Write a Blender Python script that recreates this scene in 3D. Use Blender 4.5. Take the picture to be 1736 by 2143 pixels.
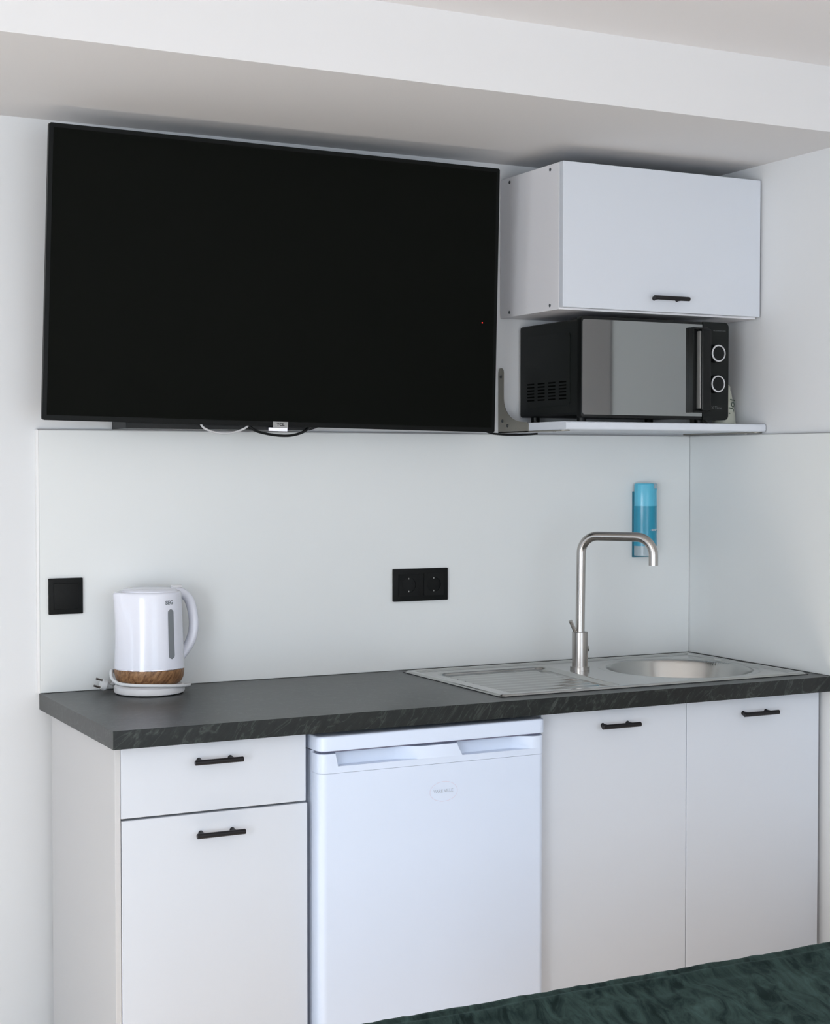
import bpy, bmesh, math, random
from mathutils import Vector, Matrix, noise
random.seed(7)
S = bpy.context.scene
for o in list(bpy.data.objects): bpy.data.objects.remove(o)
COL = S.collection
PI = math.pi

# ------------------------------------------------------------------ camera
cam_d = bpy.data.cameras.new('camera'); cam = bpy.data.objects.new('camera', cam_d); COL.objects.link(cam)
YAW, PIT, ROL, FPX = 0.470055, -0.028733, 0.000124, 3359.0
cam.location = (-0.90282, -3.69924, 1.42684)
_F = Vector((math.sin(YAW)*math.cos(PIT), math.cos(YAW)*math.cos(PIT), math.sin(PIT)))
_R = Vector((math.cos(YAW), -math.sin(YAW), 0)); _U = _R.cross(_F)
_R2 = math.cos(ROL)*_R + math.sin(ROL)*_U; _U2 = -math.sin(ROL)*_R + math.cos(ROL)*_U
cam.rotation_euler = Matrix((_R2, _U2, -_F)).transposed().to_euler()
cam_d.sensor_fit = 'HORIZONTAL'; cam_d.sensor_width = 36; cam_d.lens = FPX/1736*36
cam_d.clip_start = 0.05; cam_d.clip_end = 60
S.camera = cam

# ------------------------------------------------------------------ world, light, exposure
S.view_settings.view_transform = 'Standard'; S.view_settings.look = 'None'
S.view_settings.gamma = 1.0; S.view_settings.use_curve_mapping = False
S.view_settings.exposure = 0.0
w = bpy.data.worlds.new('world'); S.world = w; w.use_nodes = True
bg = w.node_tree.nodes['Background']; bg.inputs[0].default_value = (0.72, 0.85, 1.0, 1); bg.inputs[1].default_value = 3.0

def area(name, loc, target, sx, sy, power, color):
    d = bpy.data.lights.new(name, 'AREA'); d.shape = 'RECTANGLE'; d.size = sx; d.size_y = sy
    d.energy = power; d.color = color
    o = bpy.data.objects.new(name, d); COL.objects.link(o); o.location = loc
    o.rotation_euler = (Vector(target)-Vector(loc)).to_track_quat('-Z', 'Y').to_euler()
    return o
area('window_daylight', (-3.50, -4.60, 1.12), (0.0, -4.60, 0.95), 2.3, 1.95, 110, (0.915, 0.96, 1.0))
sun_d = bpy.data.lights.new('sun', 'SUN'); sun_d.energy = 14.5; sun_d.angle = 0.02; sun_d.color = (1.0, 0.975, 0.95)
sun = bpy.data.objects.new('sun', sun_d); COL.objects.link(sun); sun.location = (-8, -1, 4)
sun.rotation_euler = Vector((1.0, 0.0, -0.40)).to_track_quat('-Z', 'Y').to_euler()   # low sun through an added, unseen narrow left window, along the floor in front of the units
area('rear_fill_light', (0.30, -6.30, 1.15), (0.45, 0, 0.75), 2.2, 1.9, 15, (0.92, 0.955, 1.0))  # unseen rear light, added to even out brightness across the units

# ------------------------------------------------------------------ materials
def lin(c):
    c /= 255.0
    return c/12.92 if c <= 0.04045 else ((c+0.055)/1.055)**2.4
def rgb(r, g, b): return (lin(r), lin(g), lin(b), 1)
def mat(name, col, rough=0.5, metal=0.0, spec=0.5, trans=0.0, ior=1.45, emis=None, coat=0.0, aniso=0.0, sheen=0.0):
    m = bpy.data.materials.new(name); m.use_nodes = True
    b = m.node_tree.nodes['Principled BSDF']
    b.inputs['Base Color'].default_value = col
    b.inputs['Roughness'].default_value = rough
    b.inputs['Metallic'].default_value = metal
    b.inputs['Specular IOR Level'].default_value = spec
    b.inputs['Transmission Weight'].default_value = trans
    b.inputs['IOR'].default_value = ior
    b.inputs['Coat Weight'].default_value = coat
    b.inputs['Anisotropic'].default_value = aniso
    if sheen:
        b.inputs['Sheen Weight'].default_value = sheen
    if emis:
        b.inputs['Emission Color'].default_value = emis[0]; b.inputs['Emission Strength'].default_value = emis[1]
    return m
def nodes(m): return m.node_tree.nodes, m.node_tree.links, m.node_tree.nodes['Principled BSDF']
def add_bump(m, scale, strength, dist=0.001, stretch=(1, 1, 1), detail=4):
    n, l, b = nodes(m)
    tc = n.new('ShaderNodeTexCoord'); mp = n.new('ShaderNodeMapping'); mp.inputs['Scale'].default_value = stretch
    nz = n.new('ShaderNodeTexNoise'); nz.inputs['Scale'].default_value = scale; nz.inputs['Detail'].default_value = detail
    bu = n.new('ShaderNodeBump'); bu.inputs['Strength'].default_value = strength; bu.inputs['Distance'].default_value = dist
    l.new(tc.outputs['Object'], mp.inputs[0]); l.new(mp.outputs[0], nz.inputs['Vector'])
    l.new(nz.outputs['Fac'], bu.inputs['Height']); l.new(bu.outputs[0], b.inputs['Normal'])
    return nz
def add_colour_noise(m, c1, c2, scale, stretch=(1, 1, 1), rot=(0, 0, 0), lo=0.35, hi=0.7, detail=6, dist=0.0, rough=0.6):
    n, l, b = nodes(m)
    tc = n.new('ShaderNodeTexCoord'); mp = n.new('ShaderNodeMapping'); mp.inputs['Scale'].default_value = stretch
    mr = n.new('ShaderNodeMapping'); mr.inputs['Rotation'].default_value = rot
    nz = n.new('ShaderNodeTexNoise'); nz.inputs['Scale'].default_value = scale; nz.inputs['Detail'].default_value = detail
    nz.inputs['Distortion'].default_value = dist; nz.inputs['Roughness'].default_value = rough
    cr = n.new('ShaderNodeValToRGB'); cr.color_ramp.elements[0].position = lo; cr.color_ramp.elements[1].position = hi
    cr.color_ramp.elements[0].color = c1; cr.color_ramp.elements[1].color = c2
    l.new(tc.outputs['Object'], mr.inputs[0]); l.new(mr.outputs[0], mp.inputs[0]); l.new(mp.outputs[0], nz.inputs['Vector'])
    l.new(nz.outputs['Fac'], cr.inputs[0]); l.new(cr.outputs[0], b.inputs['Base Color'])
    return cr

M = {}
M['wall'] = mat('wall_paint', rgb(219, 221, 223), 0.9, spec=0.2); add_bump(M['wall'], 180, 0.12, 0.0006)
M['ceiling'] = mat('ceiling_paint', rgb(226, 225, 226), 0.95, spec=0.15); add_bump(M['ceiling'], 160, 0.12, 0.0006)
M['beam'] = mat('beam_paint', rgb(217, 217, 218), 0.95, spec=0.15); add_bump(M['beam'], 160, 0.12, 0.0006)
M['splash'] = mat('splashback_laminate', rgb(221, 224, 224), 0.42, spec=0.4); add_bump(M['splash'], 300, 0.05, 0.0003)
M['joint'] = mat('joint_profile_grey', rgb(150, 150, 152), 0.6)
M['floor'] = mat('oak_floor', rgb(178, 146, 112), 0.45)
add_colour_noise(M['floor'], rgb(222, 206, 190), rgb(240, 228, 214), 3, (1, 14, 1))
M['front'] = mat('white_laminate_front', rgb(208, 213, 221), 0.38, spec=0.45); add_bump(M['front'], 420, 0.05, 0.0003)
M['carcass'] = mat('white_laminate_carcass', rgb(226, 226, 230), 0.42, spec=0.4)
M['side'] = mat('base_cabinet_side_shaded', rgb(197, 197, 198), 0.45, spec=0.35)  # white laminate with the shade of the left side put into its colour
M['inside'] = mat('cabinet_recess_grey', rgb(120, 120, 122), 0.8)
M['fridge'] = mat('fridge_white_enamel', rgb(214, 225, 243), 0.28, spec=0.5); add_bump(M['fridge'], 500, 0.05, 0.0003)
M['seal'] = mat('fridge_grey_gasket', rgb(120, 120, 140), 0.7)
M['logo_ring'] = mat('faded_print_pinkish', rgb(214, 200, 212), 0.6)
M['logo_txt'] = mat('faded_print_grey', rgb(172, 180, 190), 0.6)
M['black'] = mat('matt_black_metal', rgb(22, 20, 22), 0.42, spec=0.4)
M['blackplastic'] = mat('black_plastic', rgb(13, 15, 15), 0.35, spec=0.3)
M['ventblack'] = mat('deep_black_slots', rgb(3, 3, 3), 0.8, spec=0.05)
M['blacksat'] = mat('black_satin_plastic', rgb(20, 23, 22), 0.42, spec=0.25)
M['fitting'] = mat('matt_black_fitting', rgb(13, 15, 15), 0.55, spec=0.22)
M['screen'] = mat('tv_screen_off', rgb(10, 12, 9), 0.5, spec=0.05)
M['tvframe'] = mat('tv_frame_black', rgb(9, 11, 10), 0.35, spec=0.15)
M['silver'] = mat('silver_plastic', rgb(150, 150, 148), 0.35, metal=0.3)
M['chrome'] = mat('polished_strip', rgb(230, 230, 240), 0.12, metal=1.0)
M['led'] = mat('red_standby_light', rgb(220, 30, 20), 0.4, emis=(rgb(255, 40, 30), 3.0))
M['steel'] = mat('brushed_steel_tap', rgb(176, 172, 168), 0.24, metal=1.0)
M['sink'] = mat('brushed_steel_sink', rgb(182, 182, 179), 0.20, metal=1.0)
add_bump(M['sink'], 260, 0.03, 0.0003, (1, 6, 1))
M['sinkedge'] = mat('sink_shadow_gasket', rgb(40, 42, 44), 0.7)
M['mirror'] = mat('microwave_mirror_door', rgb(156, 159, 159), 0.05, metal=1.0)
M['ring'] = mat('knob_silver_ring', rgb(205, 205, 208), 0.35, metal=0.4)
M['print'] = mat('grey_panel_print', rgb(95, 98, 98), 0.6)
M['bracket'] = mat('zinc_bracket', rgb(150, 148, 140), 0.5, metal=0.7)
M['screwhead'] = mat('screw_dark_zinc', rgb(70, 74, 76), 0.45, metal=0.6)
M['screwcap'] = mat('screw_hole_dark', rgb(74, 80, 84), 0.6)
M['kettle'] = mat('kettle_white_plastic', rgb(226, 228, 238), 0.16, spec=0.55)
M['kettlebase'] = mat('kettle_base_white', rgb(226, 226, 228), 0.4)
M['gauge'] = mat('kettle_gauge_smoky', rgb(122, 127, 132), 0.25, spec=0.5)
M['cordwhite'] = mat('white_cord', rgb(214, 216, 218), 0.5)
M['cordgrey'] = mat('grey_white_cord', rgb(190, 190, 192), 0.5)
M['pins'] = mat('plug_pin_steel', rgb(110, 104, 100), 0.35, metal=0.9)
M['wood'] = mat('kettle_wood_band', rgb(140, 92, 52), 0.4)
add_colour_noise(M['wood'], rgb(98, 66, 42), rgb(168, 128, 90), 150, (1, 1, 0.16), (0.0, -0.62, 0.0), 0.36, 0.68, 5, 0.3)
M['soaptop'] = mat('soap_light_blue', rgb(96, 196, 226), 0.18, spec=0.5, trans=0.15)
M['soapliq'] = mat('soap_deep_teal', rgb(34, 150, 182), 0.2, spec=0.5, trans=0.1)
M['soapback'] = mat('soap_backplate_teal', rgb(40, 112, 132), 0.35)
M['soapclear'] = mat('soap_clear_button', rgb(196, 214, 222), 0.25, trans=0.5)
M['bottle'] = mat('cream_bottle', rgb(196, 198, 184), 0.4)
M['bottleprint'] = mat('bottle_green_print', rgb(84, 98, 88), 0.6)
M['door'] = mat('grey_door_paint', rgb(172, 168, 167), 0.6)
M['frame'] = mat('window_frame_white', rgb(235, 235, 235), 0.4)

# worktop: dark slate laminate with diagonal streaks
M['worktop'] = mat('slate_laminate', rgb(62, 66, 66), 0.34, spec=0.6)
def slate():
    m = M['worktop']; n, l, b = nodes(m)
    tc = n.new('ShaderNodeTexCoord'); mp = n.new('ShaderNodeMapping')
    mr = n.new('ShaderNodeMapping'); mr.inputs['Rotation'].default_value = (0.0, -0.75, 0.0); mp.inputs['Scale'].default_value = (1, 1, 0.36)
    n1 = n.new('ShaderNodeTexNoise'); n1.inputs['Scale'].default_value = 62; n1.inputs['Detail'].default_value = 9
    n1.inputs['Roughness'].default_value = 0.72; n1.inputs['Distortion'].default_value = 1.2
    n2 = n.new('ShaderNodeTexNoise'); n2.inputs['Scale'].default_value = 9; n2.inputs['Detail'].default_value = 5; n2.inputs['Distortion'].default_value = 2.5
    c1 = n.new('ShaderNodeValToRGB'); c1.color_ramp.elements[0].position = 0.36; c1.color_ramp.elements[1].position = 0.78
    c1.color_ramp.elements[0].color = rgb(6, 9, 8); c1.color_ramp.elements[1].color = rgb(78, 84, 80)
    e = c1.color_ramp.elements.new(0.55); e.color = rgb(20, 25, 23)
    c2 = n.new('ShaderNodeValToRGB'); c2.color_ramp.elements[0].position = 0.485; c2.color_ramp.elements[1].position = 0.515
    c2.color_ramp.elements[0].color = (0, 0, 0, 1); c2.color_ramp.elements[1].color = (0, 0, 0, 1)
    e = c2.color_ramp.elements.new(0.5); e.color = (1, 1, 1, 1)
    mul = n.new('ShaderNodeMath'); mul.operation = 'MULTIPLY'
    mx = n.new('ShaderNodeMix'); mx.data_type = 'RGBA'; mx.inputs['B'].default_value = rgb(72, 78, 74)
    l.new(tc.outputs['Object'], mr.inputs[0]); l.new(mr.outputs[0], mp.inputs[0]); l.new(mp.outputs[0], n1.inputs['Vector']); l.new(mp.outputs[0], n2.inputs['Vector'])
    l.new(n1.outputs['Fac'], c1.inputs[0]); l.new(n2.outputs['Fac'], c2.inputs[0])
    l.new(c2.outputs[0], mul.inputs[0]); l.new(n1.outputs['Fac'], mul.inputs[1])
    l.new(mul.outputs[0], mx.inputs['Factor']); l.new(c1.outputs[0], mx.inputs['A'])
    l.new(mx.outputs['Result'], b.inputs['Base Color'])
slate()

# velvet bedspread
M['velvet'] = mat('dark_green_velvet', rgb(24, 48, 46), 0.8, spec=0.12, sheen=0.10)
_cr = add_colour_noise(M['velvet'], rgb(12, 22, 22), rgb(66, 86, 82), 9, (3.4, 1.0, 1.0), (0, 0, 0.30), 0.38, 0.74, 9, 1.1, 0.66)
nodes(M['velvet'])[2].inputs['Sheen Roughness'].default_value = 0.4
nodes(M['velvet'])[2].inputs['Sheen Tint'].default_value = rgb(120, 175, 165)

# ------------------------------------------------------------------ mesh helpers (world coordinates)
def nb(): return bmesh.new()
def bx(bm, x0, x1, y0, y1, z0, z1, bev=0.0, seg=2):
    r = bmesh.ops.create_cube(bm, size=1.0)
    for v in r['verts']:
        v.co = Vector(((x0+x1)/2+v.co.x*(x1-x0), (y0+y1)/2+v.co.y*(y1-y0), (z0+z1)/2+v.co.z*(z1-z0)))
    if bev > 0:
        es = list({e for v in r['verts'] for e in v.link_edges})
        bmesh.ops.bevel(bm, geom=es, offset=bev, segments=seg, profile=0.5, affect='EDGES', clamp_overlap=True)
    return bm
def prism(bm, pts, axis, a, b):
    """extrude a 2D polygon along an axis; pts in the two other axes (x,y)/(x,z)/(y,z)"""
    def mk(p, t):
        if axis == 'z': return (p[0], p[1], t)
        if axis == 'y': return (p[0], t, p[1])
        return (t, p[0], p[1])
    va = [bm.verts.new(mk(p, a)) for p in pts]; vb = [bm.verts.new(mk(p, b)) for p in pts]
    n = len(pts)
    bm.faces.new(va); bm.faces.new(vb[::-1])
    for i in range(n): bm.faces.new((va[i], vb[i], vb[(i+1) % n], va[(i+1) % n]))
    bmesh.ops.recalc_face_normals(bm, faces=bm.faces[:])
    return bm
def rrect(x0, x1, y0, y1, r, k=6, corners=(1, 1, 1, 1)):
    pts = []
    for i, (cx, cy, a0) in enumerate(((x1-r, y1-r, 0), (x0+r, y1-r, PI/2), (x0+r, y0+r, PI), (x1-r, y0+r, 1.5*PI))):
        if corners[i]:
            for j in range(k+1):
                a = a0+PI/2*j/k; pts.append((cx+r*math.cos(a), cy+r*math.sin(a)))
        else:
            pts.append(((x1, y1), (x0, y1), (x0, y0), (x1, y0))[i])
    return pts
def frame_at(t):
    t = t.normalized(); u = Vector((0, 0, 1)) if abs(t.z) < 0.95 else Vector((1, 0, 0))
    a = t.cross(u).normalized(); b = a.cross(t).normalized(); return a, b
def tube(bm, pts, r, seg=12, caps=True, rs=None, flat=1.0):
    pts = [Vector(p) for p in pts]; rings = []; pa = None
    for i, p in enumerate(pts):
        t = (pts[min(i+1, len(pts)-1)]-pts[max(i-1, 0)])
        if pa is None: a, b = frame_at(t)
        else:
            t2 = t.normalized(); a = (pa-t2*pa.dot(t2)).normalized(); b = a.cross(t2)
        pa = a; rr = rs[i] if rs else r
        rings.append([bm.verts.new(p+a*rr*math.cos(2*PI*k/seg)+b*rr*flat*math.sin(2*PI*k/seg)) for k in range(seg)])
    for i in range(len(rings)-1):
        for k in range(seg):
            bm.faces.new((rings[i][k], rings[i+1][k], rings[i+1][(k+1) % seg], rings[i][(k+1) % seg]))
    if caps: bm.faces.new(rings[0]); bm.faces.new(rings[-1][::-1])
    bmesh.ops.recalc_face_normals(bm, faces=bm.faces[:])
    return bm
def cyl(bm, p0, p1, r, seg=24, r2=None):
    return tube(bm, [p0, p1], r, seg, rs=[r, r2 if r2 is not None else r])
def lathe(bm, prof, c, seg=48, warp=None):
    """prof: (r,z) pairs from bottom to top, about vertical axis through c=(x,y)"""
    rings = []
    for r, z in prof:
        ring = []
        for k in range(seg):
            a = 2*PI*k/seg; rr = r if warp is None else warp(r, z, a)
            ring.append(bm.verts.new((c[0]+rr*math.cos(a), c[1]+rr*math.sin(a), z)))
        rings.append(ring)
    for i in range(len(rings)-1):
        for k in range(seg):
            bm.faces.new((rings[i][k], rings[i][(k+1) % seg], rings[i+1][(k+1) % seg], rings[i+1][k]))
    bm.faces.new(rings[0][::-1]); bm.faces.new(rings[-1])
    return bm
def bez(pts, n=14):
    """Catmull-Rom through points"""
    P = [Vector(p) for p in pts]; P = [P[0]*2-P[1]]+P+[P[-1]*2-P[-2]]; out = []
    for i in range(1, len(P)-2):
        for j in range(n):
            t = j/n; a, b, c, d = P[i-1:i+3]
            out.append(0.5*((2*b)+(c-a)*t+(2*a-5*b+4*c-d)*t*t+(3*b-a-3*c+d)*t**3))
    out.append(P[-2]); return out
def smooth(bm, on=True, ang=35):
    for f in bm.faces: f.smooth = True
    bm.normal_update()
    for e in bm.edges:
        if len(e.link_faces) == 2 and e.calc_face_angle(0) > math.radians(ang): e.smooth = False
    return bm
def obj(name, bm, m, parent=None, sm=True, kind=None, label=None):
    """link one mesh; bm is in world coordinates"""
    root = parent
    while root is not None and root.parent is not None: root = root.parent
    off = Vector(root.location) if root is not None else Vector((0, 0, 0))
    rot = root.matrix_basis.to_3x3().inverted() if root is not None else None
    if sm: smooth(bm)
    me = bpy.data.meshes.new(name)
    if root is not None:
        for v in bm.verts: v.co = rot @ (v.co-off)
    bm.to_mesh(me); bm.free()
    mats = m if isinstance(m, (list, tuple)) else [m]
    for k in mats: me.materials.append(M[k])
    o = bpy.data.objects.new(name, me); COL.objects.link(o)
    if parent is not None: o.parent = parent
    if kind: o['kind'] = kind
    if label: o['label'] = label
    return o
def single(name, bm, m, label, cat, group=None):
    """top-level thing made of one mesh; its origin moves to the base of the mesh"""
    xs = [v.co for v in bm.verts]
    c = Vector(((min(v.x for v in xs)+max(v.x for v in xs))/2, (min(v.y for v in xs)+max(v.y for v in xs))/2, min(v.z for v in xs)))
    for v in bm.verts: v.co -= c
    o = obj(name, bm, m); o.location = c
    o['label'] = label; o['category'] = cat
    if group: o['group'] = group
    return o
def thing(name, label, cat, loc, group=None):
    o = bpy.data.objects.new(name, None); COL.objects.link(o); o.location = loc; o.empty_display_size = 0.05
    o['label'] = label; o['category'] = cat
    if group: o['group'] = group
    return o
def struct(name, bm, m): return obj(name, bm, m, None, kind='structure')
def text(name, s, size, mtx, m, parent, extrude=0.0003, squeeze=1.0, bold=0.0):
    cu = bpy.data.curves.new(name, 'FONT'); cu.body = s; cu.size = size; cu.extrude = extrude; cu.align_x = 'CENTER'; cu.align_y = 'CENTER'
    cu.offset = bold
    t = bpy.data.objects.new(name, cu); COL.objects.link(t)
    bpy.context.view_layer.update()
    me = bpy.data.meshes.new_from_object(t.evaluated_get(bpy.context.evaluated_depsgraph_get()))
    bm = nb(); bm.from_mesh(me)
    for v in bm.verts: v.co.x *= squeeze; v.co = mtx @ v.co
    bpy.data.objects.remove(t); bpy.data.curves.remove(cu); bpy.data.meshes.remove(me)
    return obj(name, bm, m, parent, sm=False)
def facing(origin, right, up):
    r = Vector(right).normalized(); u = Vector(up).normalized(); n = r.cross(u)
    mt = Matrix((r, u, n)).transposed().to_4x4(); mt.translation = Vector(origin); return mt

# ------------------------------------------------------------------ the room
XR, XL, YF, ZC, ZS, YS = 1.8516, -3.4, -6.2, 2.378, 2.223, -0.713
struct('wall_back', bx(nb(), XL-0.1, XR+0.1, 0.0, 0.12, 0, ZC), 'wall')
struct('wall_right', bx(nb(), XR, XR+0.12, YF, 0.0, 0, ZC), 'wall')
b = nb()
bx(b, XL-0.12, XL, YF, -5.8, 0, ZC); bx(b, XL-0.12, XL, -3.4, -1.38, 0, ZC)
bx(b, XL-0.12, XL, -0.76, 0, 0, ZC); bx(b, XL-0.12, XL, -1.38, -0.76, 0, 0.06); bx(b, XL-0.12, XL, -1.38, -0.76, 2.15, ZC)
bx(b, XL-0.12, XL, -5.8, -3.4, 0, 0.08); bx(b, XL-0.12, XL, -5.8, -3.4, 2.15, ZC)
struct('wall_left', b, 'wall')
b = nb()
bx(b, XL, -0.9, YF-0.12, YF, 0, ZC); bx(b, 1.5, XR, YF-0.12, YF, 0, ZC)
bx(b, -0.9, 1.5, YF-0.12, YF, 0, 0.1); bx(b, -0.9, 1.5, YF-0.12, YF, 2.15, ZC)
struct('wall_front', b, 'wall')
struct('ceiling', bx(nb(), XL-0.12, XR+0.12, YF-0.12, 0.12, ZC, ZC+0.1), 'ceiling')
struct('floor', bx(nb(), XL-0.12, XR+0.12, YF-0.12, 0.12, -0.08, 0.0), 'floor')
struct('trim_1', bx(nb(), XL, XR, YS, 0.0, ZS, ZC), 'beam')          # boxed-in beam above the kitchen
def window(n, axis, c, lo, hi, z0, z1, mullion=True):
    b = nb(); t = 0.05
    def bar(a0, a1, q0, q1):
        if axis == 'x': bx(b, c-0.03, c+0.03, a0, a1, q0, q1)
        else: bx(b, a0, a1, c-0.03, c+0.03, q0, q1)
    bar(lo, hi, z0, z0+t); bar(lo, hi, z1-t, z1); bar(lo, lo+t, z0+t, z1-t); bar(hi-t, hi, z0+t, z1-t)
    mid = (lo+hi)/2
    if mullion: bar(mid-0.03, mid+0.03, z0+t, z1-t)
    struct('window_%d' % n, b, 'frame')
window(1, 'x', XL-0.05, -5.8, -3.4, 0.08, 2.15)
window(2, 'y', YF-0.05, -0.9, 1.5, 0.1, 2.15)  # unseen rear window, added to go with the rear fill light
window(3, 'x', XL-0.05, -1.38, -0.76, 0.06, 2.15, False)  # unseen opening, added so the low sun can light the aisle floor
# grey door in the right wall behind the viewer's side, seen only as a reflection
b = nb(); bx(b, XR-0.006, XR, -1.90, -1.02, 0.0, 2.05, 0.004); struct('door_1', b, 'door')

# splashback panels and their top joint
ZP = 1.510
o = single('splashback_panel', bx(nb(), 0.0, XR-0.010, -0.009, -0.0004, 0.9005, ZP, 0.0012, 1), 'splash',
       'long pale grey-green splashback panel on the back wall between worktop and television', 'splashback')
single('splashback_panel', bx(nb(), XR-0.009, XR-0.0004, -0.98, -0.0005, 0.9005, ZP, 0.0012, 1), 'splash',
       'pale splashback panel on the right-hand wall beside the sink', 'splashback')
b = nb(); bx(b, 0.0, XR-0.010, -0.0098, 0.0, ZP, ZP+0.0018); struct('trim_2', b, 'joint')
b = nb(); bx(b, XR-0.0098, XR-0.0004, -0.98, -0.0005, ZP, ZP+0.0014); struct('trim_3', b, 'joint')
b = nb(); bx(b, -0.006, -0.0003, -0.0095, 0.0, 0.9005, ZP); struct('trim_4', b, 'frame')

# ------------------------------------------------------------------ worktop
WT, WB = 0.900, 0.8623
SX0, SX1, SY0, SY1 = 0.920, 1.812, -0.543, -0.050      # sink cut-out outer rim
b = nb()
o1 = rrect(0.0, XR-0.0005, -0.600, -0.0005, 0.004, 1)
# worktop as a ring around the sink cut-out
cx0, cx1, cy0, cy1 = SX0+0.012, SX1-0.012, SY0+0.012, SY1-0.012
for (a0, a1, c0, c1) in ((0.0, cx0, -0.6, -0.0005), (cx1, XR-0.0005, -0.6, -0.0005), (cx0, cx1, -0.6, cy0), (cx0, cx1, cy1, -0.0005)):
    bx(b, a0, a1, c0, c1, WB, WT)
bmesh.ops.remove_doubles(b, verts=b.verts[:], dist=0.0001)
dead = [f for f in b.faces if (abs(f.calc_center_median().x-cx0) < 1e-4 or abs(f.calc_center_median().x-cx1) < 1e-4) and (f.calc_center_median().y > cy1 or f.calc_center_median().y < cy0)]
wt = single('worktop', b, 'worktop', 'long dark slate-look worktop running from kettle to sink', 'worktop')

# ------------------------------------------------------------------ bar handle prototype
def bar_handle(parent, x0, x1, z, yface, label=None):
    b = nb(); r = 0.0055; yb = yface-0.026
    tube(b, [(x0, yb, z), (x0+0.001, yb, z), (x1-0.001, yb, z), (x1, yb, z)], r, 16, rs=[r*0.8, r, r, r*0.8])
    L = x1-x0
    for px in (x0+0.16*L, x1-0.30*L+0.012):
        tube(b, [(px, yface+0.001, z), (px, yface-0.002, z), (px, yb+0.002, z)], 0.0042, 12, rs=[0.0065, 0.0045, 0.0042])
    return obj('handle', b, 'black', parent)

# ------------------------------------------------------------------ drawer base cabinet
YB = -0.012
t = thing('base_cabinet', 'white base cabinet with one drawer above a door, left of the fridge', 'cabinet', (0.222, -0.30, 0.0), 'white base cabinets')
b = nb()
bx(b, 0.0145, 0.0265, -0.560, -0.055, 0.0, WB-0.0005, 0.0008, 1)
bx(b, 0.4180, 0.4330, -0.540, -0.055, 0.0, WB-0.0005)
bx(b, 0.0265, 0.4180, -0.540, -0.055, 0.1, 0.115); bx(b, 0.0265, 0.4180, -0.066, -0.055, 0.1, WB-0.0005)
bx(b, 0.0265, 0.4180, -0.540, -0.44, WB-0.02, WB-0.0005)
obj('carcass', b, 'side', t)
b = nb(); bx(b, 0.0265, 0.418, -0.50, -0.484, 0.0, 0.1); obj('plinth', b, 'carcass', t)
b = nb(); bx(b, 0.0270, 0.4180, -0.5385, -0.5200, 0.690, 0.725); obj('rail', b, 'inside', t)
d = obj('drawer', bx(nb(), 0.0272, 0.4315, -0.560, -0.541, 0.7135, WB-0.003, 0.001, 1), 'front', t)
bar_handle(d, 0.1754, 0.2804, 0.8195, -0.560)
d = obj('door', bx(nb(), 0.0280, 0.4345, -0.5605, -0.541, 0.102, 0.7090, 0.001, 1), 'front', t)
bar_handle(d, 0.1789, 0.2841, 0.6682, -0.5605)

# ------------------------------------------------------------------ sink base cabinet
t = thing('base_cabinet', 'white double-door base cabinet under the sink, right of the fridge', 'cabinet', (1.426, -0.30, 0.0), 'white base cabinets')
b = nb()
bx(b, 1.016, 1.032, -0.540, -0.055, 0.0, WB-0.0005); bx(b, 1.822, 1.836, -0.540, -0.055, 0.0, WB-0.0005)
bx(b, 1.032, 1.822, -0.540, -0.055, 0.1, 0.115); bx(b, 1.032, 1.822, -0.066, -0.055, 0.1, 0.70)
bx(b, 1.032, 1.822, -0.540, -0.522, WB-0.09, WB-0.0005)
obj('carcass', b, 'carcass', t)
b = nb(); bx(b, 1.032, 1.822, -0.50, -0.484, 0.0, 0.1); obj('plinth', b, 'carcass', t)
for x0, x1, h0, h1 in ((1.0165, 1.4256, 1.1677, 1.2750), (1.4272, 1.8358, 1.5792, 1.6870)):
    d = obj('door', bx(nb(), x0, x1, -0.560, -0.541, 0.102, WB-0.003, 0.0008, 1), 'front', t)
    bar_handle(d, h0, h1, 0.8195, -0.560)

# ------------------------------------------------------------------ fridge
t = thing('fridge', 'white under-counter fridge with two scooped grips between the base cabinets', 'fridge', (0.725, -0.32, 0.0))
FX0, FX1, FY = 0.4455, 1.0040, -0.600
b = nb(); prism(b, rrect(0.449, 1.000, -0.548, -0.045, 0.008, 3), 'z', 0.025, 0.818); obj('body', b, 'fridge', t)
for fx in (0.48, 0.97):
    for fy in (-0.50, -0.09):
        b = nb(); cyl(b, (fx, fy, 0.0), (fx, fy, 0.027), 0.014, 14); obj('foot', b, 'blackplastic', t)
b = nb(); prism(b, rrect(0.452, 0.998, -0.556, -0.546, 0.004, 2), 'z', 0.13, 0.813); obj('gasket', b, 'seal', t)
b = nb(); prism(b, rrect(FX0-0.001, FX1+0.002, FY-0.002, -0.045, 0.020, 7, (0, 0, 1, 1)), 'z', 0.8225, 0.8535)
es = [e for e in b.edges if abs(e.verts[0].co.z-0.8535) < 1e-5 and abs(e.verts[1].co.z-0.8535) < 1e-5]
bmesh.ops.bevel(b, geom=es, offset=0.004, segments=3, profile=0.5, affect='EDGES')
obj('lid', b, 'fridge', t)
b = nb(); bx(b, 0.455, 0.995, -0.585, -0.10, 0.8165, 0.8226); obj('lid_gap', b, 'seal', t, label='grey shadow gap under the lid')
dr = obj('door', prism(nb(), rrect(FX0+0.001, FX1-0.001, FY, -0.556, 0.018, 7, (0, 0, 1, 1)), 'z', 0.125, 0.7738), 'fridge', t)
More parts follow.
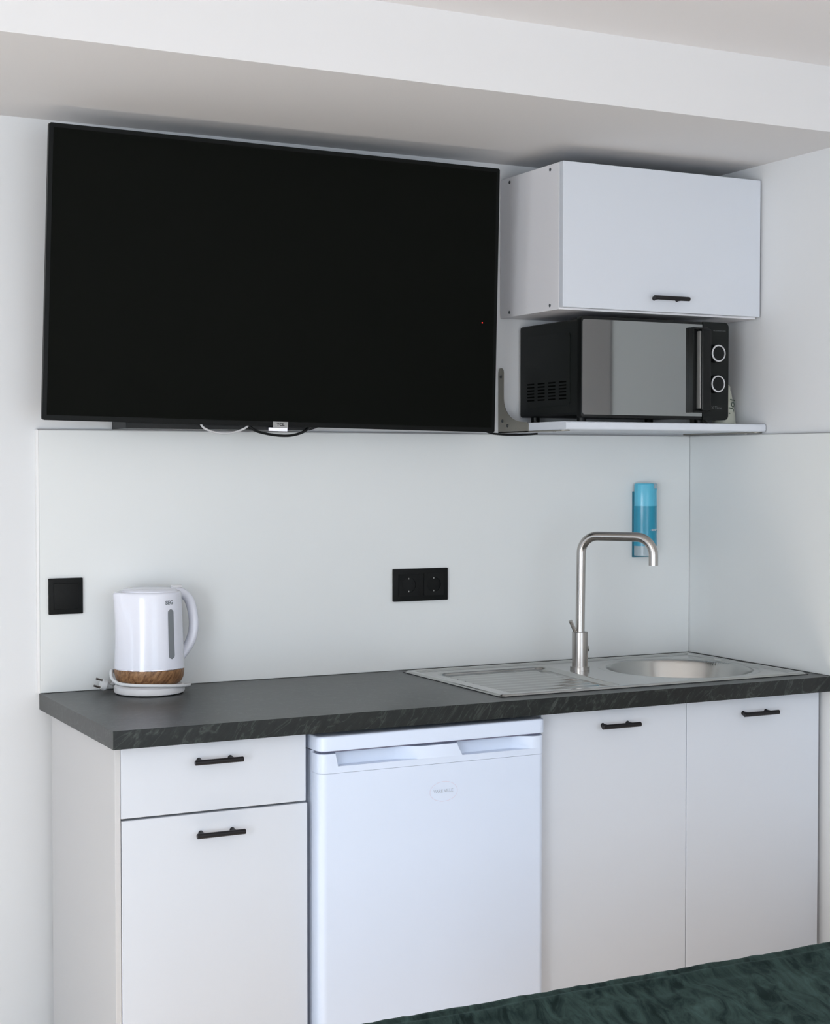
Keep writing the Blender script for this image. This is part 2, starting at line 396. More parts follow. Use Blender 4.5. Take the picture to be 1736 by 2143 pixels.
# grip band at the top of the door: low strip plus notched strip
b = nb(); prism(b, rrect(FX0+0.0005, FX1-0.0005, FY-0.0006, -0.556, 0.018, 7, (0, 0, 1, 1)), 'z', 0.7745, 0.7885)
front = []
yf = FY-0.0006
def plan(notch):
    r = 0.018; pts = [(FX1-0.0005, -0.556), (FX0+0.0005, -0.556)]
    for j in range(8):
        a = PI+PI/2*j/7; pts.append((FX0+0.0005+r+r*math.cos(a), yf+r+r*math.sin(a)))
    pts += notch
    for j in range(8):
        a = 1.5*PI+PI/2*j/7; pts.append((FX1-0.0005-r+r*math.cos(a), yf+r+r*math.sin(a)))
    return pts
prev = None
layers = []
for k, z in enumerate((0.7885, 0.797, 0.806, 0.8160)):
    s = k/3.0; e = 0.004*s
    layers.append((z, plan([(0.4885-0.006*s, yf), (0.4955-0.006*s, yf+0.017), (0.510-0.004*s, yf+0.024), (0.632+e, yf+0.024), (0.643+e, yf+0.020), (0.681+0.002*s, yf),
                            (0.789-0.014*s, yf), (0.796-0.012*s, yf+0.017), (0.808-0.008*s, yf+0.024), (0.925+e, yf+0.024), (0.935+e, yf+0.020), (0.966+0.004*s, yf)])))
rings = [[b.verts.new((p[0], p[1], z)) for p in pts] for z, pts in layers]
n = len(rings[0])
for i in range(3):
    for k in range(n):
        b.faces.new((rings[i][k], rings[i][(k+1) % n], rings[i+1][(k+1) % n], rings[i+1][k]))
b.faces.new(rings[-1]); b.faces.new(rings[0][::-1])
bmesh.ops.recalc_face_normals(b, faces=b.faces[:])
obj('grip_band', b, 'fridge', dr)
# faded oval sticker print
b = nb(); cxl, czl, ra, rb = 0.7425, 0.7119, 0.0345, 0.0222; N = 56
vi = []; vo = []
for k in range(N):
    a = 2*PI*k/N
    vi.append(b.verts.new((cxl+(ra-0.0007)*math.cos(a), FY-0.0004, czl+(rb-0.0007)*math.sin(a))))
    vo.append(b.verts.new((cxl+ra*math.cos(a), FY-0.0004, czl+rb*math.sin(a))))
for k in range(N): b.faces.new((vi[k], vo[k], vo[(k+1) % N], vi[(k+1) % N]))
obj('oval_logo', b, 'logo_ring', dr)
text('lettering', 'VARE VILLE', 0.0098, facing((cxl-0.001, FY-0.0005, czl+0.001), (1, 0, 0), (0, 0, 1)), 'logo_txt', dr, 0.0001)

# ------------------------------------------------------------------ sink
t = thing('sink', 'stainless steel inset sink with ribbed drainer and round bowl', 'sink', ((SX0+SX1)/2, (SY0+SY1)/2, WT))
def sstep(a, b_, x):
    x = max(0, min(1, (x-a)/(b_-a))); return x*x*(3-2*x)
BCX, BCY, BRX, BRY, BD = 1.600, -0.292, 0.188, 0.190, 0.150
def rr_dist(x, y, x0, x1, y0, y1, r):
    """signed distance, negative inside a rounded rectangle"""
    cx, cy = (x0+x1)/2, (y0+y1)/2; hx, hy = (x1-x0)/2-r, (y1-y0)/2-r
    qx, qy = abs(x-cx)-hx, abs(y-cy)-hy
    return math.hypot(max(qx, 0), max(qy, 0))+min(max(qx, qy), 0)-r
def sink_z(x, y):
    de = rr_dist(x, y, SX0, SX1, SY0, SY1, 0.012)
    z = WT+0.0058-0.0045*sstep(-0.004, 0.0, de)
    z -= 0.0035*sstep(0.0, 0.008, -de-0.016)                      # inner step of the rim
    dd = rr_dist(x, y, 0.972, 1.285+0.012*math.sin((y+0.3)*9), -0.522, -0.118, 0.035)
    if dd < 0.004:
        k = sstep(0.003, -0.006, dd); z -= 0.0085*k
        if dd < -0.012:
            f = sstep(0.012, 0.024, -dd)*sstep(1.262, 1.245, x)
            z += 0.0042*f*(0.5+0.5*math.cos((y+0.52)/0.0400*2*PI))**1.5
    # bowl
    ex = math.hypot((x-BCX)/BRX, (y-BCY)/BRY)
    dist = (ex-1)*0.175
    z -= 0.0028*sstep(0.026, 0.014, dist)*(1-sstep(0.0, 0.02, -dist))
    if dist < 0.0:
        q = min(1, -dist/0.075); z -= BD*(1-(1-q**1.15)**2.7)
        z -= 0.004*(1-min(1.0, ex/0.6))
    return z
b = nb(); NX, NY = 300, 300
vx = [SX0+(SX1-SX0)*i/NX for i in range(NX+1)]; vy = [SY0+(SY1-SY0)*j/NY for j in range(NY+1)]
grid = [[b.verts.new((x, y, sink_z(x, y))) for y in vy] for x in vx]
for i in range(NX):
    for j in range(NY): b.faces.new((grid[i][j], grid[i+1][j], grid[i+1][j+1], grid[i][j+1]))
for f in b.faces: f.smooth = True
o = obj('basin', b, 'sink', t, sm=False)
b = nb(); w_ = 0.0018
for (a0, a1, c0, c1) in ((SX0-w_, SX1+w_, SY0-w_, SY0+0.004), (SX0-w_, SX1+w_, SY1-0.004, SY1+w_), (SX0-w_, SX0+0.004, SY0+0.004, SY1-0.004), (SX1-0.004, SX1+w_, SY0+0.004, SY1-0.004)):
    bx(b, a0, a1, c0, c1, WT, WT+0.0012)
obj('gasket', b, 'sinkedge', t, label='dark sealing edge around the rim')
b = nb(); cyl(b, (BCX, BCY, WT-BD-0.0005), (BCX, BCY, WT-BD+0.004), 0.042, 32, 0.038)
obj('drain', b, 'steel', t)

# ------------------------------------------------------------------ tap
TX, TY = 1.3395, -0.2215
t = thing('tap', 'brushed steel swan-neck mixer tap standing behind the sink drainer', 'tap', (TX, TY, WT+0.002))
b = nb(); cyl(b, (TX, TY, WT+0.0026), (TX, TY, WT+0.012), 0.0255, 40); obj('base_ring', b, 'steel', t)
b = nb(); tube(b, [(TX, TY, WT+0.011), (TX, TY, 1.0), (TX, TY, 1.001)], 0.0205, 40, rs=[0.0205, 0.0205, 0.0195]); obj('body', b, 'steel', t)
b = nb(); R0 = 0.045; ZT = 1.2476; dx, dy = 0.557, -0.830; L = 0.196
pts = [(TX, TY, 0.995), (TX+0.003, TY, ZT-R0)]
for j in range(1, 11):
    a = PI/2*j/10; pts.append((TX+0.003+dx*R0*(1-math.cos(a)), TY+dy*R0*(1-math.cos(a)), ZT-R0+R0*math.sin(a)))
for j in range(0, 11):
    a = PI/2*j/10; q = L-R0+R0*math.sin(a); pts.append((TX+0.003+dx*q, TY+dy*q, ZT-R0+R0*math.cos(a)))
pts.append((TX+0.003+dx*L, TY+dy*L, 1.177))
tube(b, pts, 0.0118, 28); obj('spout', b, 'steel', t)
b = nb(); tube(b, [(TX-0.013, TY-0.002, 0.996), (TX-0.032, TY-0.004, 1.031)], 0.0048, 16); obj('lever', b, 'steel', t)
b = nb(); cyl(b, (TX+0.018, TY-0.006, 0.957), (TX+0.0225, TY-0.0075, 0.957), 0.009, 20, 0.006); obj('side_cap', b, 'steel', t)

# ------------------------------------------------------------------ kettle
KX, KY = 0.2313, -0.1045
t = thing('kettle', 'white electric kettle with wood-look band, at the left end of the worktop', 'kettle', (KX, KY, WT))
Vv = Vector((-0.301, -0.953, 0)); Rv = Vector((0.953, -0.301, 0))
def kdir(deg): a = math.radians(deg); return Vv*math.cos(a)+Rv*math.sin(a)
def kang(deg): d_ = kdir(deg); return math.atan2(d_.y, d_.x)
b = nb(); lathe(b, [(0.074, WT+0.0005), (0.0800, WT+0.003), (0.0818, WT+0.008), (0.0805, WT+0.017), (0.076, WT+0.021)], (KX, KY), 64); obj('base', b, 'kettlebase', t)
b = nb(); lathe(b, [(0.060, WT+0.0215), (0.066, WT+0.0225), (0.0735, WT+0.028), (0.0785, WT+0.038), (0.0803, WT+0.051), (0.0803, WT+0.0585)], (KX, KY), 64); obj('wood_band', b, 'wood', t)
b = nb(); lathe(b, [(0.0806, WT+0.0585), (0.0808, WT+0.0598), (0.0806, WT+0.0608)], (KX, KY), 64); obj('chrome_ring', b, 'chrome', t)
sp = kang(-62)
def kwarp(r, z, a):
    k = max(0, (z-(WT+0.110))/0.122); da = math.atan2(math.sin(a-sp), math.cos(a-sp))
    return r+0.0150*k**1.25*math.exp(-(da/0.36)**2)
prof = [(0.0805, WT+0.0608)]+[(0.0805-0.0060*s/12.0, WT+0.0608+0.1700*s/12.0) for s in range(1, 13)]+[(0.0730, WT+0.2345), (0.0700, WT+0.2365)]
body = nb(); lathe(body, prof, (KX, KY), 96, kwarp); kb = obj('body', body, 'kettle', t)
b = nb(); lathe(b, [(0.066, WT+0.2345), (0.065, WT+0.2385), (0.060, WT+0.2415), (0.045, WT+0.2435), (0.02, WT+0.2440)], (KX, KY), 64); obj('lid', b, 'kettle', t)
hd = kdir(118)
def kp(r, z): return (KX+hd.x*r, KY+hd.y*r, WT+z)
b = nb()
tube(b, bez([kp(0.055, 0.232), kp(0.082, 0.230), kp(0.106, 0.210), (kp(0.117, 0.170)), kp(0.116, 0.135), kp(0.104, 0.105), kp(0.084, 0.082), kp(0.072, 0.074)], 8), 0.0132, 18, flat=0.85)
obj('handle', b, 'kettle', t)
b = nb(); lid_c = kdir(118)
bx(b, -0.012, 0.012, -0.008, 0.008, 0, 0.006, 0.002)
mt = facing((KX+hd.x*0.072, KY+hd.y*0.072, WT+0.241), (hd.x, hd.y, 0), (-hd.y, hd.x, 0))
for v in b.verts: v.co = mt @ v.co
obj('lid_button', b, 'kettlebase', t)
# water gauge: stadium strip hugging the body
b = nb(); ga = kang(40); z0, z1, hw = WT+0.084, WT+0.199, 0.110
NZ = 30; rows = []
for i in range(NZ+1):
    z = z0+(z1-z0)*i/NZ; e = min(i, NZ-i)/NZ*(z1-z0); rr_ = 0.0075
    h = hw*(math.sqrt(max(0, 1-(1-min(1, e/rr_))**2)) if e < rr_ else 1.0); h = max(h, 0.008)
    rad = 0.0805-0.0060*((z-WT-0.0608)/0.17)+0.0006
    rows.append([b.verts.new((KX+rad*math.cos(ga+h*q), KY+rad*math.sin(ga+h*q), z)) for q in (-1, -.5, 0, .5, 1)])
for i in range(NZ):
    for k in range(4): b.faces.new((rows[i][k], rows[i][k+1], rows[i+1][k+1], rows[i+1][k]))
obj('water_gauge', b, 'gauge', t)
ta = 37.5; td = kdir(ta); ri = Vector((-td.y, td.x, 0))
if ri.dot(Rv) < 0: ri = -ri
text('lettering', 'SEG', 0.0125, facing((KX+td.x*0.0752, KY+td.y*0.0752, WT+0.2135), ri, (0, 0, 1)), 'gauge', kb, 0.0006, bold=0.0003)
# power cord wrapped round the base
b = nb(); pts = []
for dg, rd, zz in ((118, 0.083, 0.010), (95, 0.092, 0.0155), (75, 0.0885, 0.0185), (45, 0.0865, 0.0225), (10, 0.0855, 0.0265), (-25, 0.0855, 0.0275), (-55, 0.0855, 0.029), (-78, 0.087, 0.038), (-92, 0.0865, 0.052), (-106, 0.083, 0.044), (-118, 0.086, 0.024), (-104, 0.096, 0.014)):
    d_ = kdir(dg); pts.append((KX+d_.x*rd, KY+d_.y*rd, WT+zz))
tube(b, bez(pts, 8), 0.0040, 12); obj('power_cord', b, 'cordwhite', t)
PL = Vector(pts[-1])
dd = Vector((-0.87, -0.10, 0.30)).normalized()
b = nb(); tube(b, [PL+dd*-0.006, PL+dd*0.004, PL+dd*0.010, PL+dd*0.012, PL+dd*0.020], 0.012, 20, rs=[0.005, 0.009, 0.0135, 0.0135, 0.0125])
pg = obj('plug', b, 'cordwhite', t)
sd = Vector((0.25, 0.0, 0.95)); sd = (sd-dd*sd.dot(dd)).normalized()
for q in (-1, 1):
    b = nb(); cyl(b, PL+dd*0.019+sd*q*0.0085, PL+dd*0.036+sd*q*0.0085, 0.0024, 12); obj('pin', b, 'pins', pg)

# ------------------------------------------------------------------ wall fittings
YP = -0.009
t = thing('light_switch', 'square black light switch on the splashback left of the kettle', 'switch', (0.0598, YP, 1.0820))
b = nb(); bx(b, 0.0200, 0.1000, YP-0.008, YP+0.0002, 1.0826, 1.1662, 0.0015); obj('frame', b, 'fitting', t)
b = nb(); bx(b, 0.0310, 0.0890, YP-0.0115, YP-0.007, 1.0940, 1.1545, 0.0015); obj('rocker', b, 'fitting', t)
t = thing('double_socket', 'black double power socket on the splashback above the worktop', 'socket', (0.985, YP, 1.0790))
b = nb(); bx(b, 0.9065, 1.0640, YP-0.009, YP+0.0002, 1.0785, 1.1620, 0.0015); obj('frame', b, 'fitting', t)
for cx in (0.9490, 1.0215):
    cz = 1.1203
    b = nb(); N = 40; ro, ri_ = 0.0285, 0.0195; ysf = YP-0.0115
    sq = []; ci = []; cb = []
    for k in range(N):
        a = 2*PI*k/N; c_, s_ = math.cos(a), math.sin(a); m_ = max(abs(c_), abs(s_))
        sq.append(b.verts.new((cx+ro*c_/m_, ysf, cz+ro*s_/m_)))
        ci.append(b.verts.new((cx+ri_*c_, ysf, cz+ri_*s_))); cb.append(b.verts.new((cx+ri_*0.96*c_, YP-0.0005, cz+ri_*0.96*s_)))
    sb = [b.verts.new((v.co.x, YP-0.0088, v.co.z)) for v in sq]
    for k in range(N):
        j = (k+1) % N
        b.faces.new((sq[k], ci[k], ci[j], sq[j])); b.faces.new((ci[k], cb[k], cb[j], ci[j])); b.faces.new((sb[k], sq[k], sq[j], sb[j]))
    bmesh.ops.recalc_face_normals(b, faces=b.faces[:])
    b.faces.new(cb)
    ins = obj('socket_insert', b, 'fitting', t)
    for ax, az in ((0, 0.0165), (0, -0.0165)):
        b = nb(); bx(b, cx+ax-0.0012, cx+ax+0.0012, YP-0.0105, YP-0.003, cz+az-0.0018, cz+az+0.0018); obj('earth_contact', b, 'silver', ins)
    b = nb(); cyl(b, (cx-0.0095, YP-0.0006, cz), (cx-0.0095, YP-0.0035, cz), 0.0022, 12); obj('pin_hole', b, 'print', ins)
    b = nb(); cyl(b, (cx+0.0095, YP-0.0006, cz), (cx+0.0095, YP-0.0012, cz), 0.0022, 12); obj('pin_hole', b, 'black', ins)

# soap dispenser
t = thing('soap_dispenser', 'blue liquid soap dispenser on the splashback behind the tap', 'soap dispenser', (1.680, YP, 1.175))
def soap_prof(x0, x1, yb, ys, bulge, n=14):
    pts = [(x1, yb), (x0, yb), (x0, ys)]
    for k in range(1, n):
        s = k/n; pts.append((x0+(x1-x0)*s, ys-bulge*math.sin(PI*s)**0.8))
    pts.append((x1, ys)); return pts
b = nb(); bx(b, 1.6455, 1.7125, -0.016, YP+0.0002, 1.1740, 1.3560, 0.001); obj('back_plate', b, 'soapback', t)
def seg(nm, z0, z1, m, y0=-0.0165, top=False, xx=(1.6470, 1.7120)):
    b = nb(); prism(b, soap_prof(xx[0], xx[1], y0, -0.034, 0.020), 'z', z0, z1)
    if top:
        es = [e for e in b.edges if e.verts[0].co.z > z1-1e-5 and e.verts[1].co.z > z1-1e-5]
        bmesh.ops.bevel(b, geom=es, offset=0.004, segments=3, profile=0.5, affect='EDGES')
    return obj(nm, b, m, t)
seg('cover', 1.3160, 1.3790, 'soaptop', y0=-0.018, top=True)
seg('soap_tank', 1.2060, 1.3160, 'soapliq')
seg('push_button', 1.1790, 1.2060, 'soapclear', xx=(1.6480, 1.7110))
b = nb(); bx(b, 1.6870, 1.6990, -0.0548, -0.040, 1.3640, 1.3782, 0.001); obj('notch', b, 'soapclear', t)
text('lettering', '• SOAP', 0.0070, facing((1.6850, -0.0545, 1.2500), (0.99, 0.12, 0), (0, 0, 1)), 'frame', t, 0.0003)

# ------------------------------------------------------------------ wall cabinet
t = thing('wall_cabinet', 'white wall cabinet with lift-up front above the microwave', 'cabinet', (1.537, -0.15, 1.817))
UX0, UX1, UZ0, UZ1, UYF = 1.2290, 1.8430, 1.8165, 2.1805, -0.310
b = nb()
bx(b, UX0, UX0+0.016, -0.2915, -0.002, UZ0, UZ1, 0.0006, 1); bx(b, UX1-0.016, UX1, -0.2915, -0.002, UZ0, UZ1)
bx(b, UX0+0.016, UX1-0.016, -0.2915, -0.002, UZ0, UZ0+0.016); bx(b, UX0+0.016, UX1-0.016, -0.2915, -0.002, UZ1-0.016, UZ1)
bx(b, UX0+0.016, UX1-0.016, -0.006, -0.002, UZ0+0.016, UZ1-0.016)
obj('carcass', b, 'carcass', t)
d = obj('door', bx(nb(), UX0+0.0005, UX1+0.0005, UYF, -0.2925, UZ0+0.0045, UZ1+0.0005, 0.0010, 1), 'front', t)
bar_handle(d, 1.4853, 1.5953, 1.8540, UYF)
for yy in (-0.0490, -0.2500):
    for zz in (UZ0+0.0125, UZ1-0.0125):
        b = nb(); cyl(b, (UX0+0.0004, yy, zz), (UX0-0.0010, yy, zz), 0.0042, 16); obj('screw', b, 'screwcap', t)

# ------------------------------------------------------------------ shelf + brackets
HX0, HX1, HZ0, HZ1, HYF = 1.2260, 1.8470, 1.5167, 1.5373, -0.332
b = nb(); prism(b, rrect(HYF, -0.0015, HZ0, HZ1, 0.005, 4, (0, 1, 1, 0)), 'x', HX0, HX1)
single('wall_shelf', b, 'front', 'white wall shelf holding the microwave above the splashback', 'shelf')
def bracket(x0, sgn, label):
    """triangular steel angle: web in the y-z plane, flange under the shelf"""
    th = 0.0022
    t = thing('shelf_bracket', label, 'bracket', (x0, -0.002, 1.5125), 'steel brackets of the microwave shelf')
    pts = []
    for j in range(9):
        a = PI*j/8; pts.append((-0.0145+0.0130*math.cos(a), 1.672+0.0130*math.sin(a)))
    pts.append((-0.0275, 1.605))
    for j in range(1, 9):
        a = PI/2*j/9; pts.append((-0.0275-0.095*(1-math.cos(a)), 1.605-0.064*math.sin(a)))
    pts += [(-0.135, 1.5395), (-0.148, 1.5395), (-0.1555, 1.534), (-0.1555, 1.5135), (-0.0015, 1.5135)]
    b = nb(); prism(b, pts, 'x', x0, x0+th*sgn); obj('web', b, 'bracket', t)
    b = nb(); lo, hi = sorted((x0, x0+0.026*sgn)); prism(b, rrect(lo, hi, -0.318, -0.0015, 0.008, 3, (0, 0, 1, 1)), 'z', 1.5137, 1.5164); obj('flange', b, 'bracket', t)
    for y_, z_ in ((-0.0150, 1.662), (-0.0240, 1.545), (-0.050, 1.532)):
        b = nb(); cyl(b, (x0+0.0002*sgn, y_, z_), (x0-0.0018*sgn, y_, z_), 0.0048, 16, 0.0038); obj('screw', b, 'screwhead', t)
    b = nb(); cyl(b, (x0+0.013*sgn, -0.262, 1.5140), (x0+0.013*sgn, -0.262, 1.5118), 0.004, 14); obj('screw', b, 'silver', t)
bracket(1.2232, 1, 'grey steel bracket at the left end of the microwave shelf, beside the television')
bracket(1.8495, -1, 'grey steel bracket under the right end of the microwave shelf')

# ------------------------------------------------------------------ microwave
t = thing('microwave', 'black microwave with mirrored door and two round knobs on the wall shelf', 'microwave', (1.51, -0.16, HZ1))
MX0, MX1, MZ0, MZ1, MYF = 1.2840, 1.7390, 1.5470, 1.8010, -0.310
b = nb(); prism(b, rrect(MX0+0.001, MX1-0.001, 1.5550, 1.7955, 0.007, 4), 'y', -0.288, -0.012); bd = obj('body', b, 'blacksat', t)
for fx in (MX0+0.03, MX1-0.06):
    for fy in (-0.265, -0.04):
        b = nb(); cyl(b, (fx, fy, HZ1), (fx, fy, 1.556), 0.012, 16); obj('foot', b, 'blackplastic', t)
# vent slots on the left side
for cyc in range(4):
    b = nb()
    for rz in range(6):
        y0 = -0.052-cyc*0.052; z_ = 1.596+rz*0.0085
        bx(b, MX0-0.0018, MX0+0.002, y0-0.034, y0, z_, z_+0.0036)
    obj('vent', b, 'ventblack', bd)
b = nb(); prism(b, rrect(-0.258, -0.050, 1.580, 1.765, 0.012, 4), 'x', MX0-0.0012, MX0+0.001); obj('side_pressing', b, 'blacksat', bd)
b = nb(); prism(b, rrect(MX0, 1.6560, MZ0+0.0005, MZ1, 0.008, 4, (0, 1, 1, 0)), 'y', MYF, -0.289)
es = [e for e in b.edges if abs(e.verts[0].co.y-MYF) < 1e-5 and abs(e.verts[1].co.y-MYF) < 1e-5]
bmesh.ops.bevel(b, geom=es, offset=0.0015, segments=2, profile=0.5, affect='EDGES')
dr = obj('door', b, 'blackplastic', t)
b = nb(); prism(b, rrect(MX0+0.0025, 1.6545, 1.5555, 1.7935, 0.007, 4, (0, 1, 1, 0)), 'y', MYF-0.0012, MYF-0.0001); obj('mirror_glass', b, 'mirror', dr)
# control panel
b = nb(); prism(b, rrect(1.6570, MX1, MZ0-0.0005, MZ1, 0.012, 5, (1, 0, 0, 1)), 'y', MYF-0.002, -0.289)
pn = obj('control_panel', b, 'blacksat', t)
# arch handle: deep vertical bar bridging door and panel
b = nb(); hx0, hx1, hz0, hz1 = 1.6140, 1.6740, 1.5650, 1.7850
prism(b, rrect(hx0-0.0005, hx0+0.004, hz0, hz1, 0.002, 2), 'y', MYF-0.016, MYF-0.0012)
bx(b, hx0, hx0+0.022, MYF-0.0035, MYF-0.0012, hz0+0.004, hz1-0.004)
bx(b, hx0, hx1-0.01, MYF-0.016, MYF-0.0012, hz0, hz0+0.006, 0.002); bx(b, hx0, hx1-0.01, MYF-0.016, MYF-0.0012, hz1-0.006, hz1, 0.002)
bx(b, hx0+0.024, hx1-0.006, MYF-0.024, MYF-0.0012, hz0+0.004, hz1-0.004, 0.004, 3)
hh = obj('handle', b, 'blackplastic', dr)
b = nb(); bx(b, hx0+0.0205, hx0+0.0235, MYF-0.020, MYF-0.004, hz0+0.010, hz1-0.010, 0.001); obj('grip_reflection', b, 'silver', dr)  # reflection on the side of the handle bar, made as a pale strip
for kx, kz in ((1.6930, 1.7190), (1.6920, 1.6400)):
    ky = MYF-0.002
    b = nb(); tube(b, [(kx, ky, kz), (kx, ky-0.004, kz), (kx, ky-0.018, kz)], 0.0225, 36, rs=[0.0240, 0.0225, 0.0215]); kn = obj('knob', b, 'blackplastic', pn)
    b = nb(); N = 40; rings = []
    for rr_, yy in ((0.0182, ky-0.0182), (0.0184, ky-0.0195), (0.0214, ky-0.0195), (0.0222, ky-0.0180)):
        rings.append([b.verts.new((kx+rr_*math.cos(2*PI*k/N), yy, kz+rr_*math.sin(2*PI*k/N))) for k in range(N)])
    for i in range(3):
        for k in range(N): b.faces.new((rings[i][k], rings[i][(k+1) % N], rings[i+1][(k+1) % N], rings[i+1][k]))
    bmesh.ops.recalc_face_normals(b, faces=b.faces[:])
    obj('ring', b, 'ring', kn)
text('lettering', 'MICROWAVE OVEN', 0.0045, facing((1.7090, MYF-0.0022, 1.7790), (1, 0, 0), (0, 0, 1)), 'print', pn, 0.0002)
text('lettering', 'X Time', 0.0110, facing((1.7010, MYF-0.0022, 1.5780), (1, 0, 0), (0, 0, 1)), 'print', pn, 0.0002)

# bottle behind the microwave's right edge
t = thing('bottle', 'cream plastic bottle half hidden behind the microwave, next to the right wall', 'bottle', (1.812, -0.200, HZ1))
b = nb(); lathe(b, [(0.029, HZ1+0.0003), (0.0315, HZ1+0.004), (0.0308, HZ1+0.02), (0.0275, HZ1+0.040), (0.0235, HZ1+0.062), (0.0205, HZ1+0.082), (0.0185, HZ1+0.092)], (1.812, -0.200), 40)
bb = obj('bottle_body', b, 'bottle', t)
b = nb(); lathe(b, [(0.0168, HZ1+0.092), (0.0165, HZ1+0.104), (0.0125, HZ1+0.108)], (1.812, -0.200), 32); obj('cap', b, 'bottle', t)
text('lettering', 'Uol', 0.030, facing((1.8195, -0.2260, HZ1+0.048), (0.16, 0.06, 0.985), (-0.95, -0.25, 0.17)), 'bottleprint', bb, 0.0004)

# ------------------------------------------------------------------ television (tilted forward on its mount)
t = thing('television', 'large black wall-mounted television, switched off, left of the wall cabinet', 'television', (0.557, -0.10, 1.51))
TL, TR, BL, BR = Vector((-0.0135, -0.180, 2.1803)), Vector((1.1247, -0.180, 2.1733)), Vector((-0.0210, -0.130, 1.5290)), Vector((1.1390, -0.130, 1.5120))
nrm = ((TR-TL).cross(TL-BL)).normalized()
if nrm.y > 0: nrm = -nrm                       # towards the room
def tvp(u, v, d): return (BL*(1-u)+BR*u)*(1-v)+(TL*(1-u)+TR*u)*v+nrm*d
def tvbox(b, u0, u1, v0, v1, d0, d1, r=0.0):
    W, H = 1.15, 0.652
    pts = rrect(u0*W, u1*W, v0*H, v1*H, r, 4) if r else [(u1*W, v1*H), (u0*W, v1*H), (u0*W, v0*H), (u1*W, v0*H)]
    va = [b.verts.new(tvp(p[0]/W, p[1]/H, d0)) for p in pts]; vb = [b.verts.new(tvp(p[0]/W, p[1]/H, d1)) for p in pts]
    n = len(pts); b.faces.new(va); b.faces.new(vb)
    for i in range(n): b.faces.new((va[i], vb[i], vb[(i+1) % n], va[(i+1) % n]))
    bmesh.ops.recalc_face_normals(b, faces=b.faces[:]); return b
b = nb(); tvbox(b, 0, 1, 0, 1, -0.014, 0.0, 0.006)
es = [e for e in b.edges if e.calc_face_angle(0) > 1.0 and e.calc_length() > 0.1]
bmesh.ops.bevel(b, geom=es, offset=0.0015, segments=2, profile=0.5, affect='EDGES')
fr = obj('frame', b, 'tvframe', t)
b = nb(); tvbox(b, 0.0085, 0.9915, 0.018, 0.985, -0.001, 0.0006); obj('screen', b, 'screen', t)
b = nb(); prism(b, [(0.1745, 1.5125), (0.632, 1.5125), (0.664, 1.5235), (0.664, 1.78), (0.1745, 1.78)], 'y', -0.118, -0.006)
obj('rear_housing', b, 'blackplastic', t)
b = nb(); tvbox(b, 0.475, 0.508, -0.0035, 0.0175, 0.0, 0.0028)
lg = obj('logo_plate', b, 'silver', t)
rv = (BR-BL).normalized(); uv = (TL-BL).normalized()
text('lettering', 'TCL', 0.0088, facing(tvp(0.4915, 0.0075, 0.0030), rv, uv), 'black', lg, 0.0002, 1.25, 0.0003)
b = nb(); tvbox(b, 0.4655, 0.507, -0.0165, -0.0045, -0.010, 0.002); obj('sensor_strip', b, 'chrome', lg)
b = nb(); cyl(b, tvp(0.9625, 0.417, 0.0004), tvp(0.9625, 0.417, 0.0010), 0.0014, 10); obj('standby_light', b, 'led', t)
b = nb(); tvbox(b, 0.25, 0.7, 0.35, 0.6, -0.10, -0.014); obj('mount_block', b, 'blackplastic', t)
# cables under the television
b = nb(); tube(b, bez([(0.352, -0.122, 1.545), (0.3548, -0.122, 1.5215), (0.376, -0.122, 1.5085), (0.408, -0.122, 1.5030), (0.441, -0.122, 1.5075), (0.470, -0.122, 1.5215), (0.478, -0.122, 1.545)], 10), 0.0026, 10)
single('cable', b, 'cordgrey', 'white cable looping below the bottom edge of the television', 'cable')
b = nb(); tube(b, bez([(0.462, -0.122, 1.535), (0.484, -0.122, 1.5130), (0.520, -0.122, 1.5030), (0.560, -0.122, 1.4990), (0.592, -0.122, 1.5020), (0.620, -0.122, 1.5130), (0.640, -0.122, 1.535)], 10), 0.0032, 10)
single('cable', b, 'blackplastic', 'black cable drooping below the television badge', 'cable')
b = nb(); tube(b, bez([(1.110, -0.090, 1.530), (1.145, -0.090, 1.5130), (1.185, -0.090, 1.5080), (1.225, -0.090, 1.5075), (1.262, -0.090, 1.5090), (1.290, -0.090, 1.5110)], 10), 0.0028, 10)
single('cable', b, 'blackplastic', 'black cable hanging under the left bracket of the microwave shelf', 'cable')

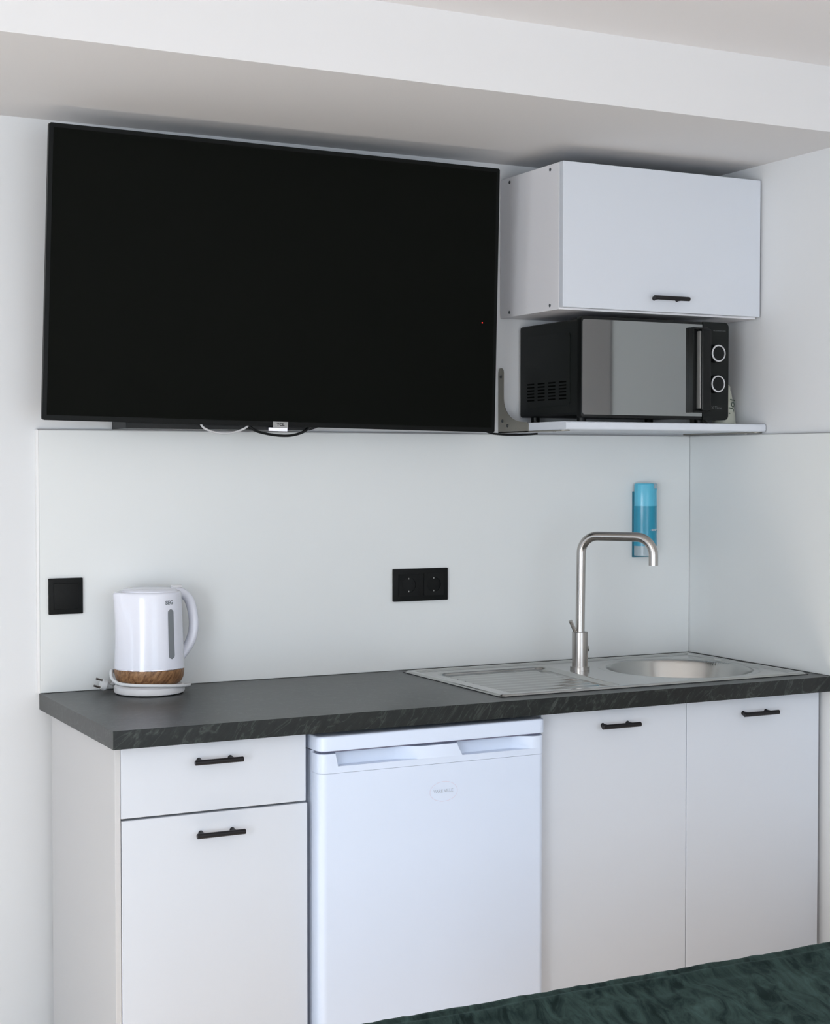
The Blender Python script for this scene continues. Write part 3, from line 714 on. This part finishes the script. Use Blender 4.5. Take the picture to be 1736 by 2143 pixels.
# ------------------------------------------------------------------ bed in the foreground
t = thing('bed', 'bed with a dark green crushed-velvet bedspread in the foreground', 'bed', (0.92, -1.95, 0.0))
b = nb(); bx(b, 0.06, 1.80, -2.38, -1.50, 0.0, 0.30, 0.01); obj('base', b, 'blacksat', t)
b = nb(); bx(b, 0.04, 1.82, -2.40, -1.49, 0.30, 0.545, 0.03, 3); obj('mattress', b, 'carcass', t)
b = nb(); X0, X1, Y0, Y1 = 0.005, 1.835, -2.44, -1.452; NX, NY = 240, 170; R = 0.045; HB = 0.572
def bed_pt(i, j):
    u = X0-0.35+(X1-X0+0.70)*i/NX; v = Y0-0.35+(Y1-Y0+0.70)*j/NY
    ex = max(X0+R-u, u-(X1-R), 0); ey = max(Y0+R-v, v-(Y1-R), 0)
    e = max(ex, ey)
    x = min(max(u, X0+R), X1-R); y = min(max(v, Y0+R), Y1-R)
    sx = (-1 if u < X0+R else 1) if ex > 0 else 0; sy = (-1 if v < Y0+R else 1) if ey > 0 else 0
    L_ = R*PI/2
    if e <= L_: a = e/R; out = R*math.sin(a); z = HB-R+R*math.cos(a)
    else: out = R; z = HB-R-(e-L_)
    if ex > 0 and ey > 0: kx, ky = (ex/math.hypot(ex, ey), ey/math.hypot(ex, ey))
    else: kx, ky = (1, 1)
    x += sx*out*kx; y += sy*out*ky
    p = Vector((x*5.0+y*3.0, y*9.0-x*3.0, z*3)); q = Vector((x*17+y*11, y*26-x*9, z*9+5))
    kk = min(1.0, max(0.25, (Y1-y)/0.12)); dz = 0.0065*kk*noise.noise(p)+0.0034*kk*noise.noise(q)+0.0012*noise.noise(q*3.1)
    if e > 0: x += sx*dz*1.5*min(1, e/0.05); y += sy*dz*1.5*min(1, e/0.05)
    # seam roll just inside the edge
    din = Y1-y
    dz += 0.004*math.exp(-((din-0.075)/0.014)**2)-0.004*math.exp(-((din-0.050)/0.012)**2)
    return (x, y, max(0.02, z+dz))
g = [[b.verts.new(bed_pt(i, j)) for j in range(NY+1)] for i in range(NX+1)]
for i in range(NX):
    for j in range(NY): b.faces.new((g[i][j], g[i+1][j], g[i+1][j+1], g[i][j+1]))
for f in b.faces: f.smooth = True
obj('bedspread', b, 'velvet', t, sm=False)
